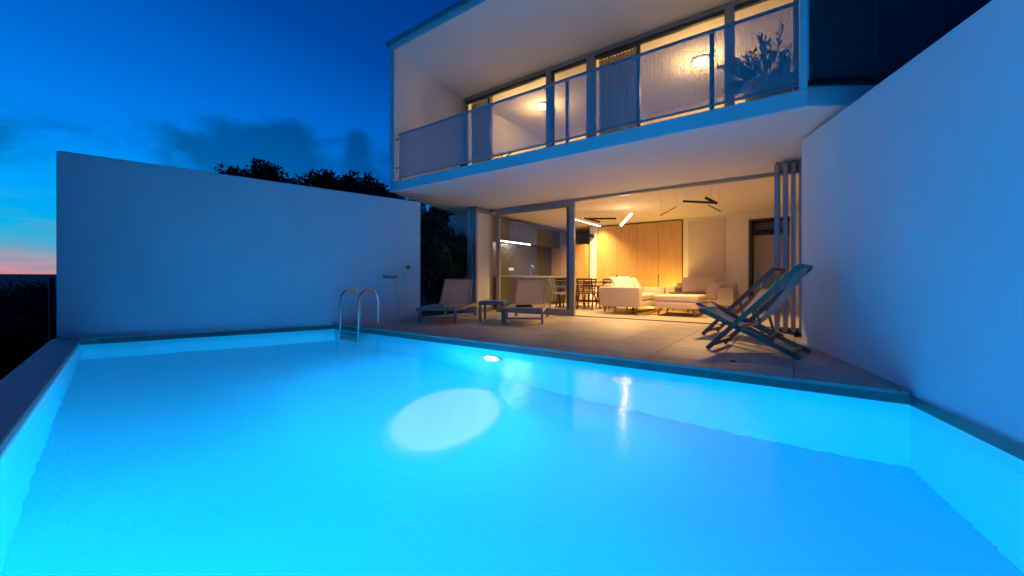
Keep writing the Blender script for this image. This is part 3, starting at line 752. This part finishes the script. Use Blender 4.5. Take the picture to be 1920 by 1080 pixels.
# ------------------------------------------------------------------ terrace furniture
def lounger(label, loc, rz):
    """local: foot end at y=0, head towards +y"""
    t = Thing('sun_lounger', label, 'sun lounger', loc, 'sun loungers by the pool', rz, local=True)
    W = .35
    for x in (-1, 1):
        b2 = NB(); bar(b2, (x * W, 0, .265), (x * W, 1.85, .265), .035, .055, (1, 0, 0), .006); t.part('side_rail', b2, M['frame_taupe'])
        b2 = NB(); bar(b2, (x * (W - .012), .16, .24), (x * (W + .0), .12, 0), .04, .05, (1, 0, 0), .006); t.part('leg', b2, M['frame_taupe'])
        b2 = NB(); bar(b2, (x * (W - .012), 1.60, .24), (x * (W + .0), 1.66, 0), .04, .05, (1, 0, 0), .006); t.part('leg', b2, M['frame_taupe'])
        b2 = NB(); bar(b2, (x * (W - .045), 1.16, .285), (x * (W - .045), 1.52, .81), .026, .032, (1, 0, 0), .004); t.part('back_rail', b2, M['frame_taupe'])
        b2 = NB(); bar(b2, (x * (W - .06), 1.40, .60), (x * (W - .06), 1.66, .27), .016, .016, (1, 0, 0)); t.part('strut', b2, M['chrome'])
    b2 = NB(); bar(b2, (-W, .012, .265), (W, .012, .265), .03, .052, (0, 1, 0), .006); t.part('cross_rail', b2, M['frame_taupe'])
    b2 = NB(); bar(b2, (-W, 1.83, .265), (W, 1.83, .265), .03, .052, (0, 1, 0), .006); t.part('cross_rail', b2, M['frame_taupe'])
    b2 = NB(); bar(b2, (-W, .13, .10), (W, .13, .10), .02, .03, (0, 1, 0), .004); t.part('cross_rail', b2, M['frame_taupe'])
    b2 = NB(); bar(b2, (-W + .05, 1.52, .81), (W - .05, 1.52, .81), .03, .03, (0, 1, 0), .006); t.part('back_top_rail', b2, M['frame_taupe'])
    def cloth(y0, z0, y1, z1, w, sag):
        b3 = NB(); n, mm = 10, 6
        for o_ in (0,):
            g_ = [[b3.verts.new((-w + 2 * w * j / mm, y0 + (y1 - y0) * i / n,
                  z0 + (z1 - z0) * i / n - sag * (1 - (2 * j / mm - 1) ** 2) * math.sin(math.pi * i / n) + o_)) for j in range(mm + 1)] for i in range(n + 1)]
            for i in range(n):
                for j in range(mm): b3.faces.new((g_[i][j], g_[i][j + 1], g_[i + 1][j + 1], g_[i + 1][j]))
        return b3
    t.part('seat_sling', cloth(.03, .297, 1.16, .297, W - .005, .018), M['sling'], smooth=60)
    t.part('back_sling', cloth(1.165, .305, 1.52, .828, W - .055, .012), M['sling'], smooth=60)
    return t
lounger('taupe sling sun lounger beside the garden wall end', (-5.33, 5.02, 0), R(27))
lounger('taupe sling sun lounger in front of the glass with a dark folded towel', (-3.97, 5.84, 0), R(27))
def folded(name, label, m, p, rz, sx, sy):
    b2 = NB()
    for i in range(3):
        o_ = i * .004
        box(b2, -sx / 2 + o_, sx / 2 - o_ * 1.5, -sy / 2 + o_, sy / 2 - o_, i * .013, i * .013 + .0125, .005)
    ob = to_obj(name, b2, m, smooth=40); ob.location = p; ob.rotation_euler = (0, 0, rz); tag(ob, label, 'towel'); return ob
folded('towel', 'dark folded towel on the sun lounger before the glass', M['black'], (-4.16, 6.18, .292), R(50), .30, .16)
folded('towel', 'blue-grey folded towel on the sun lounger by the wall', M['alu'], (-5.58, 5.36, .292), R(15), .34, .20)
t = Thing('side_table', 'square taupe side table between the two sun loungers', 'side table', (-4.92, 6.22, 0), None, R(27), local=True)
for i in range(5):
    b2 = NB(); box(b2, -.25, .25, -.25 + i * .1005, -.25 + i * .1005 + .094, .365, .385, .003); t.part('slat', b2, M['frame_taupe'])
for x in (-1, 1):
    for y in (-1, 1):
        b2 = NB(); box(b2, min(x * .25, x * .20), max(x * .25, x * .20), min(y * .25, y * .20), max(y * .25, y * .20), 0, .364, .005); t.part('leg', b2, M['frame_taupe'])
    b2 = NB(); box(b2, min(x * .245, x * .215), max(x * .245, x * .215), -.199, .199, .31, .363); t.part('apron', b2, M['frame_taupe'])
    b2 = NB(); box(b2, -.199, .199, min(x * .245, x * .215), max(x * .245, x * .215), .31, .363); t.part('apron', b2, M['frame_taupe'])

def deckchair(label, loc, rz):
    """local: x along the chair from its low front foot to the back, y across (0..0.58)"""
    t = Thing('deckchair', label, 'deckchair', loc, 'wooden deckchairs by the right wall', rz, local=True)
    W = .58; cw = .03
    for y in (0, W):
        b2 = NB(); bar(b2, (0, y, .01), (.885, y, .945), .028, .05, (0, 1, 0), .008); t.part('back_rail', b2, M['deck_wood'])
    for y in (.034, W - .034):
        b2 = NB(); bar(b2, (-.09, y, .455), (.88, y, .015), .028, .05, (0, 1, 0), .008); t.part('seat_rail', b2, M['deck_wood'])
    for y in (.066, W - .066):
        b2 = NB(); bar(b2, (.47, y, .50), (.56, y, .165), .016, .028, (0, 1, 0), .004); t.part('prop', b2, M['deck_wood'])
    for p in ((.06, .075), (.88, .94)):
        b2 = NB(); bar(b2, (p[0], -.014, p[1]), (p[0], W + .014, p[1]), .03, .04, (1, 0, 0), .008); t.part('cross_rail', b2, M['deck_wood'])
    for p in ((-.085, .452), (.80, .052), (.30, .275)):
        b2 = NB(); bar(b2, (p[0], .02, p[1]), (p[0], W - .02, p[1]), .03, .035, (1, 0, 0), .008); t.part('cross_rail', b2, M['deck_wood'])
    b2 = NB(); bar(b2, (.56, .04, .165), (.56, W - .04, .165), .022, .022, (1, 0, 0), .004); t.part('prop_bar', b2, M['deck_wood'])
    # sling: hangs from the back cross rail to the front of the seat frame
    ctrl = [(-.09, .475), (.02, .40), (.18, .315), (.32, .285), (.43, .315), (.56, .44), (.70, .64), (.80, .80), (.88, .965)]
    path = []
    for i in range(len(ctrl) - 1):
        p0 = Vector(ctrl[max(i - 1, 0)]); p1 = Vector(ctrl[i]); p2 = Vector(ctrl[i + 1]); p3 = Vector(ctrl[min(i + 2, len(ctrl) - 1)])
        for q in range(4):
            s_ = q / 4
            path.append(0.5 * ((2 * p1) + (-p0 + p2) * s_ + (2 * p0 - 5 * p1 + 4 * p2 - p3) * s_ * s_ + (-p0 + 3 * p1 - 3 * p2 + p3) * s_ ** 3))
    path.append(Vector(ctrl[-1]))
    b2 = NB(); mm = 8
    for o_ in (0,):
        g_ = []
        for i, p in enumerate(path):
            row = []
            for j in range(mm + 1):
                v_ = j / mm; e = (1 - (2 * v_ - 1) ** 2) * math.sin(math.pi * i / (len(path) - 1))
                row.append(b2.verts.new((p.x + .012 * e, .055 + (W - .11) * v_, p.y - .018 * e + o_)))
            g_.append(row)
        for i in range(len(path) - 1):
            for j in range(mm): b2.faces.new((g_[i][j], g_[i][j + 1], g_[i + 1][j + 1], g_[i + 1][j]))
    t.part('sling', b2, M['canvas'], smooth=80)
    b2 = NB(); cushion(b2, Vector((.765, W / 2, .80)), .24, .46, .085, 0, 0, 9)
    bmesh.ops.rotate(b2, cent=Vector((.765, W / 2, .80)), matrix=Matrix.Rotation(R(-62), 3, 'Y'), verts=b2.verts)
    t.part('head_pillow', b2, M['canvas'], smooth=80)
    return t
deckchair('wooden deckchair with pale canvas sling closer to the pool edge', (-.83, 5.01, 0), R(-10))
deckchair('wooden deckchair with pale canvas sling closer to the folding doors', (-1.10, 6.28, 0), R(-10))

# ------------------------------------------------------------------ shower on the garden wall
def wp(y, z, d): return (lw_x(y) + d * .92, y - d * .39, z)
sh = Thing('wall_shower', 'chrome shower mixer with hose and hand shower on the garden wall', 'shower', wp(4.95, 0, 0))
b2 = NB(); tube(b2, [wp(4.78, .86, .06), wp(5.05, .86, .06)], .024, 12); sh.part('mixer', b2, M['chrome'], smooth=40)
for y in (4.80, 5.03):
    b2 = NB(); tube(b2, [wp(y, .86, .0), wp(y, .86, .06)], .018, 10); sh.part('inlet', b2, M['chrome'])
b2 = NB(); tube(b2, [wp(5.0, .85, .07), wp(5.0, .74, .075)], .018, 10); sh.part('outlet', b2, M['white_plastic'], smooth=40)
b2 = NB(); tube(b2, [wp(5.21, .86, .0), wp(5.21, .88, .05)], .016, 10); sh.part('holder', b2, M['chrome'])
b2 = NB(); tube(b2, [wp(5.21, .84, .055), wp(5.22, .98, .06), wp(5.22, 1.03, .075)], .012, 10); sh.part('hand_shower', b2, M['chrome'], smooth=40)
b2 = NB(); c_ = Vector(wp(5.225, 1.055, .095)); lathe(b2, [(.012, -.012), (.042, -.004), (.045, .008), (.03, .012)], (0, 0, 0), 18)
bmesh.ops.rotate(b2, cent=(0, 0, 0), matrix=Vector((.92, -.39, -.55)).to_track_quat('Z', 'Y').to_matrix(), verts=b2.verts)
bmesh.ops.translate(b2, verts=b2.verts, vec=c_); sh.part('shower_head', b2, M['chrome'], smooth=40)
hp = []
for i in range(25):
    s_ = i / 24; y = 5.0 + .21 * s_; z = .74 + (.84 - .74) * s_ - .66 * math.sin(math.pi * s_) ** .8
    hp.append(wp(y, max(z, .03), .07))
b2 = NB(); tube(b2, hp, .0075, 8); sh.part('hose', b2, M['white_plastic'], smooth=50)

# ------------------------------------------------------------------ pool ladder
ld = Thing('pool_ladder', 'polished steel pool ladder with two arched handrails', 'pool ladder', (-6.2, 4.05, 0))
for x in (-6.47, -5.93):
    pts = [(x, 3.86, -1.05), (x, 3.86, .40)]
    for i in range(13):
        a_ = math.pi - math.pi * i / 12
        pts.append((x, 4.05 + .19 * math.cos(a_), .44 + .19 * math.sin(a_)))
    pts += [(x, 4.24, .30), (x, 4.24, .012)]
    b2 = NB(); tube(b2, pts, .021, 14); ld.part('handrail', b2, M['steel'], smooth=50)
    b2 = NB(); lathe(b2, [(.045, .0), (.045, .010), (.028, .016)], (x, 4.24, .001), 18); ld.part('flange', b2, M['steel'], smooth=40)
for z in (-.20, -.42, -.64, -.86):
    b2 = NB(); box(b2, -6.45, -5.95, 3.82, 3.90, z - .018, z + .018, .006); ld.part('step', b2, M['dark_alu'])

# ------------------------------------------------------------------ pool lamps
POOL = (0.0, .45, 1.0)
def pool_lamp(label, x, z, lens, main):
    t = Thing('pool_lamp', label, 'pool lamp', (x, 3.985, z), 'round lamps in the pool wall')
    b2 = NB(); lathe(b2, [(.15, .0), (.15, .02), (.12, .032)], (x, 3.989, z), 28, 'Y'); t.part('rim', b2, M['white_plastic'], smooth=40)
    b2 = NB(); lathe(b2, [(.118, .03), (.10, .045), (.02, .05)], (x, 3.989, z), 28, 'Y'); t.part('lens', b2, lens, smooth=60)
    return t
pl = pool_lamp('bright underwater lamp in the pool side below the terrace edge', -3.17, -.60, M['pool_lens'], True)
lamp('bulb', 'AREA', (-3.17, 3.92, -.60), POOL, 185, pl.root, size=.22, aim=(-5.0, 0, -.9))
lamp('bulb', 'POINT', (-3.17, 3.62, -.62), POOL, 40, pl.root, size=.10)
lamp('bulb', 'SPOT', (-3.17, 3.90, -.58), (.62, .88, 1.0), 900, pl.root, size=.05, aim=(-2.94, 3.13, FLOOR), cone=R(45), blend=.3)
p2 = pool_lamp('dim underwater lamp in the pool side near the deckchairs', -1.45, -.62, M['pool_lens_dim'], False)
lamp('bulb', 'AREA', (-1.45, 3.92, -.62), POOL, 16, p2.root, size=.22, aim=(-1.2, 0, -.9))

# lamps added out of view on the valley side to brighten the garden walls
for x, lab, pw, pw2 in ((-1.75, 'added unseen underwater lamp in the valley side of the pool opposite the ladder end', 40, 300), (-.6, 'added unseen underwater lamp in the valley side of the pool facing the deckchairs', 40, 180)):
    y = .95 - .1746 * (x + 8.04)
    t = Thing('pool_lamp', lab, 'pool lamp', (x, y, -.6), 'round lamps in the pool wall')
    b2 = NB(); lathe(b2, [(.15, .0), (.15, -.02), (.12, -.032)], (x, y - .004, -.6), 28, 'Y'); t.part('rim', b2, M['white_plastic'], smooth=40)
    b2 = NB(); lathe(b2, [(.118, -.03), (.10, -.045), (.02, -.05)], (x, y - .004, -.6), 28, 'Y'); t.part('lens', b2, M['pool_lens_dim'], smooth=60)
    lamp('bulb', 'AREA', (x, y + .08, -.6), POOL, pw, t.root, size=.22, aim=(x + .3, 5, -.45))
    lamp('bulb', 'POINT', (x, y + .30, -.7), POOL, pw2, t.root, size=.12)

# ------------------------------------------------------------------ plants
def leaf_quad(bm_, p, d, n, l, w):
    d = d.normalized(); s_ = d.cross(n)
    if s_.length < 1e-4: s_ = Vector((1, 0, 0))
    s_.normalize()
    a_ = bm_.verts.new(p); b_ = bm_.verts.new(p + d * l * .5 + s_ * w); c_ = bm_.verts.new(p + d * l); e_ = bm_.verts.new(p + d * l * .5 - s_ * w)
    bm_.faces.new((a_, b_, c_, e_))
def rv(r_):
    while True:
        v_ = Vector((r_.uniform(-1, 1), r_.uniform(-1, 1), r_.uniform(-1, 1)))
        if .05 < v_.length < 1: return v_
def tree(name, label, cat, base, h, rad, nclump, nleaf, lsize, m, seed, group=None, flat=.7, trunk_r=.10):
    r_ = random.Random(seed); base = Vector(base)
    t = Thing(name, label, cat, base, group)
    top = base + Vector((r_.uniform(-.2, .2), r_.uniform(-.2, .2), h * .62))
    tb = NB(); tube(tb, [base, base.lerp(top, .5) + Vector((r_.uniform(-.1, .1), r_.uniform(-.1, .1), 0)), top], trunk_r, 10, trunk_r * .45)
    cb = NB(); centre = base + Vector((0, 0, h - rad * flat))
    for c_ in range(nclump):
        v_ = rv(r_); cc = centre + Vector((v_.x * rad, v_.y * rad, v_.z * rad * flat))
        st_ = base.lerp(top, r_.uniform(.55, 1)); tube(tb, [st_, st_.lerp(cc, .6) + Vector((0, 0, .05 * h * r_.random())), cc], trunk_r * .3, 5, .008)
        cr_ = rad * r_.uniform(.18, .38)
        for i in range(nleaf):
            d = rv(r_); p = cc + d * cr_
            leaf_quad(cb, p, rv(r_) + Vector((0, 0, .3)), rv(r_), lsize * r_.uniform(.6, 1.4), lsize * r_.uniform(.18, .3))
    t.part('trunk', tb, M['bark'], smooth=60); t.part('crown', cb, m)
    return t
def at(px_, d, z):   # direction measured in plan from the terrace, distance in metres
    r_ = (px_ - 960) / 740; x = r_ * d
    return (x * .8121 - .5835 * d, x * .5835 + .8121 * d, z)
TG = 'dark trees behind the garden wall'
tree('tree', 'dark rounded tree silhouetted above the middle of the garden wall', 'tree', at(492, 15, -.1), 5.15, 1.3, 60, 130, .17, M['dark_leaf'], 3, TG)
tree('tree', 'low dark tree above the garden wall, beside the house tree', 'tree', at(600, 15, -.1), 4.75, 1.3, 60, 130, .17, M['dark_leaf'], 5, TG)
tree('tree', 'dark tree standing nearest the house corner above the wall', 'tree', at(683, 15.5, -.1), 4.95, 1.35, 60, 130, .17, M['dark_leaf'], 8, TG)
tree('sapling', 'thin leaning twig rising just above the garden wall', 'sapling', at(425, 14, -.1), 5.0, .35, 5, 16, .12, M['dark_leaf'], 12, None, trunk_r=.03)
for i, (px_, d, h, rd) in enumerate(((806, 10.4, 2.7, .75), (835, 10.0, 2.2, .6), (822, 12.5, 3.6, 1.3))):
    tree('shrub', ('tall dark shrub in the gap between wall and house', 'low dark shrub in the gap beside the house wall', 'big dark shrub filling the back of the gap by the house')[i], 'shrub', at(px_, d, -.07), h, rd, 60, 110, .13, M['leaf'], 20 + i, 'shrubs in the gap by the house', flat=1.5, trunk_r=.04)
for i, (px_, d, z, h, rd, lb) in enumerate(((60, 15, -2.9, 3.2, 1.5, 'dark bush on the slope next to the garden wall end'),
                                        (-20, 13, -2.8, 2.3, 1.5, 'low dark bush on the slope below the pool coping'),
                                        (30, 21, -4.0, 4.3, 2.2, 'broad dark bush farther down the slope'))):
    tree('bush', lb, 'bush', at(px_, d, z), h, rd, 80, 120, .17, M['dark_leaf'], 30 + i, 'bushes on the slope', flat=.8)
# fence post beyond the wall end
fp = Thing('fence_post', 'dark wooden fence post beyond the garden wall end', 'post', at(97, 8.9, -2.6))
c_ = at(97, 8.9, 0)
b2 = NB(); tube(b2, [(c_[0], c_[1], -2.6), (c_[0], c_[1], .80)], .055, 10, .05); fp.part('shaft', b2, M['dark_wood'], smooth=40)
b2 = NB(); lathe(b2, [(.058, .80), (.06, .83), (.03, .855)], (c_[0], c_[1], 0), 12); fp.part('cap', b2, M['black'])
# potted bush on the loggia
pp = Thing('potted_plant', 'feathery shrub in a big white planter behind the balustrade', 'potted plant', (-.30, 5.75, 2.79))
b2 = NB(); lathe(b2, [(.20, 2.792), (.27, 3.19), (.28, 3.21), (.25, 3.21), (.24, 3.16)], (-.27, 5.75, 0), 28); pp.part('planter', b2, M['pot'], smooth=40)
lb = NB(); sb = NB(); r_ = random.Random(44)
for i in range(85):
    a_ = r_.uniform(0, 6.28); el = r_.uniform(.35, 1.35); L = r_.uniform(.3, .72)
    d = Vector((math.cos(a_) * math.cos(el), math.sin(a_) * math.cos(el), math.sin(el)))
    p0 = Vector((-.27, 5.75, 3.17)) + Vector((math.cos(a_), math.sin(a_), 0)) * .1
    pts = [p0 + d * L * s_ + Vector((0, 0, -.22 * s_ * s_ * L)) for s_ in (0, .35, .7, 1)]
    if max(p.x for p in pts) > .0: continue
    tube(sb, pts, .005, 5, .002)
    for j in range(26):
        s_ = .25 + .75 * r_.random(); p = p0 + d * L * s_ + Vector((0, 0, -.22 * s_ * s_ * L))
        leaf_quad(lb, p, d + rv(r_) * .9, rv(r_), r_.uniform(.05, .10), r_.uniform(.008, .016))
pp.part('foliage', lb, M['leaf']); pp.part('stems', sb, M['bark'])
# trailing agave-like plant on the balcony floor edge
def spiky(label, x, y, z, seed, n=11, L=.34):
    r_ = random.Random(seed)
    t = Thing('spiky_plant', label, 'plant', (x, y, z), 'spiky plants on the balcony floor')
    for i in range(n):
        a_ = 2 * math.pi * i / n + r_.uniform(-.2, .2); el = r_.uniform(.05, .7); l_ = L * r_.uniform(.7, 1.2)
        b2 = NB(); d = Vector((math.cos(a_) * math.cos(el), .35 * math.sin(a_) * math.cos(el), math.sin(el)))
        s_ = Vector((-d.y, d.x, 0)).normalized()
        ps = [Vector((x, y, z + .01)) + d * l_ * q + Vector((0, 0, -.05 * q * q)) for q in (0, .4, .75, 1)]
        wv = (.016, .02, .012, .001); up = Vector((0, 0, .006)); rows = []
        for p, w_ in zip(ps, wv): rows.append([b2.verts.new(p - s_ * w_ + up), b2.verts.new(p - up), b2.verts.new(p + s_ * w_ + up)])
        for q in range(3):
            for e in range(3): b2.faces.new((rows[q][e], rows[q][(e + 1) % 3], rows[q + 1][(e + 1) % 3], rows[q + 1][e]))
        b2.faces.new(rows[0]); b2.faces.new(rows[-1][::-1])
        t.part('leaf', b2, M['leaf'])
spiky('spiky low plant on the loggia floor below the lit upper glass', -3.95, 5.26, 2.792, 2)
spiky('smaller spiky plant by the thin balustrade post', -4.9, 5.26, 2.792, 6, 9, .26)

# ------------------------------------------------------------------ far houses in the valley with a lit window
hb = []
for i, (px_, d) in enumerate(((22, 160), (46, 210), (75, 185), (8, 260), (60, 300))):
    x, y, _ = at(px_, d, 0); z = hill_h(x, y) - .5
    t = Thing('far_house', 'tiny far house with one lit window down in the valley', 'house', (x, y, z), 'far houses in the valley')
    b2 = NB(); box(b2, x - 4, x + 4, y - 4, y + 4, z, z + 4.5); t.part('wall', b2, M['earth'])
    b2 = NB(); prism(b2, [(x - 4.3, y - 4.3), (x + 4.3, y - 4.3), (x + 4.3, y + 4.3), (x - 4.3, y + 4.3)], z + 4.51, z + 4.9); t.part('roof', b2, M['earth'])
    b2 = NB(); box(b2, x + 4.0, x + 4.06, y - .5, y + .5, z + 1.6, z + 2.9); t.part('window', b2, M['far_window'])
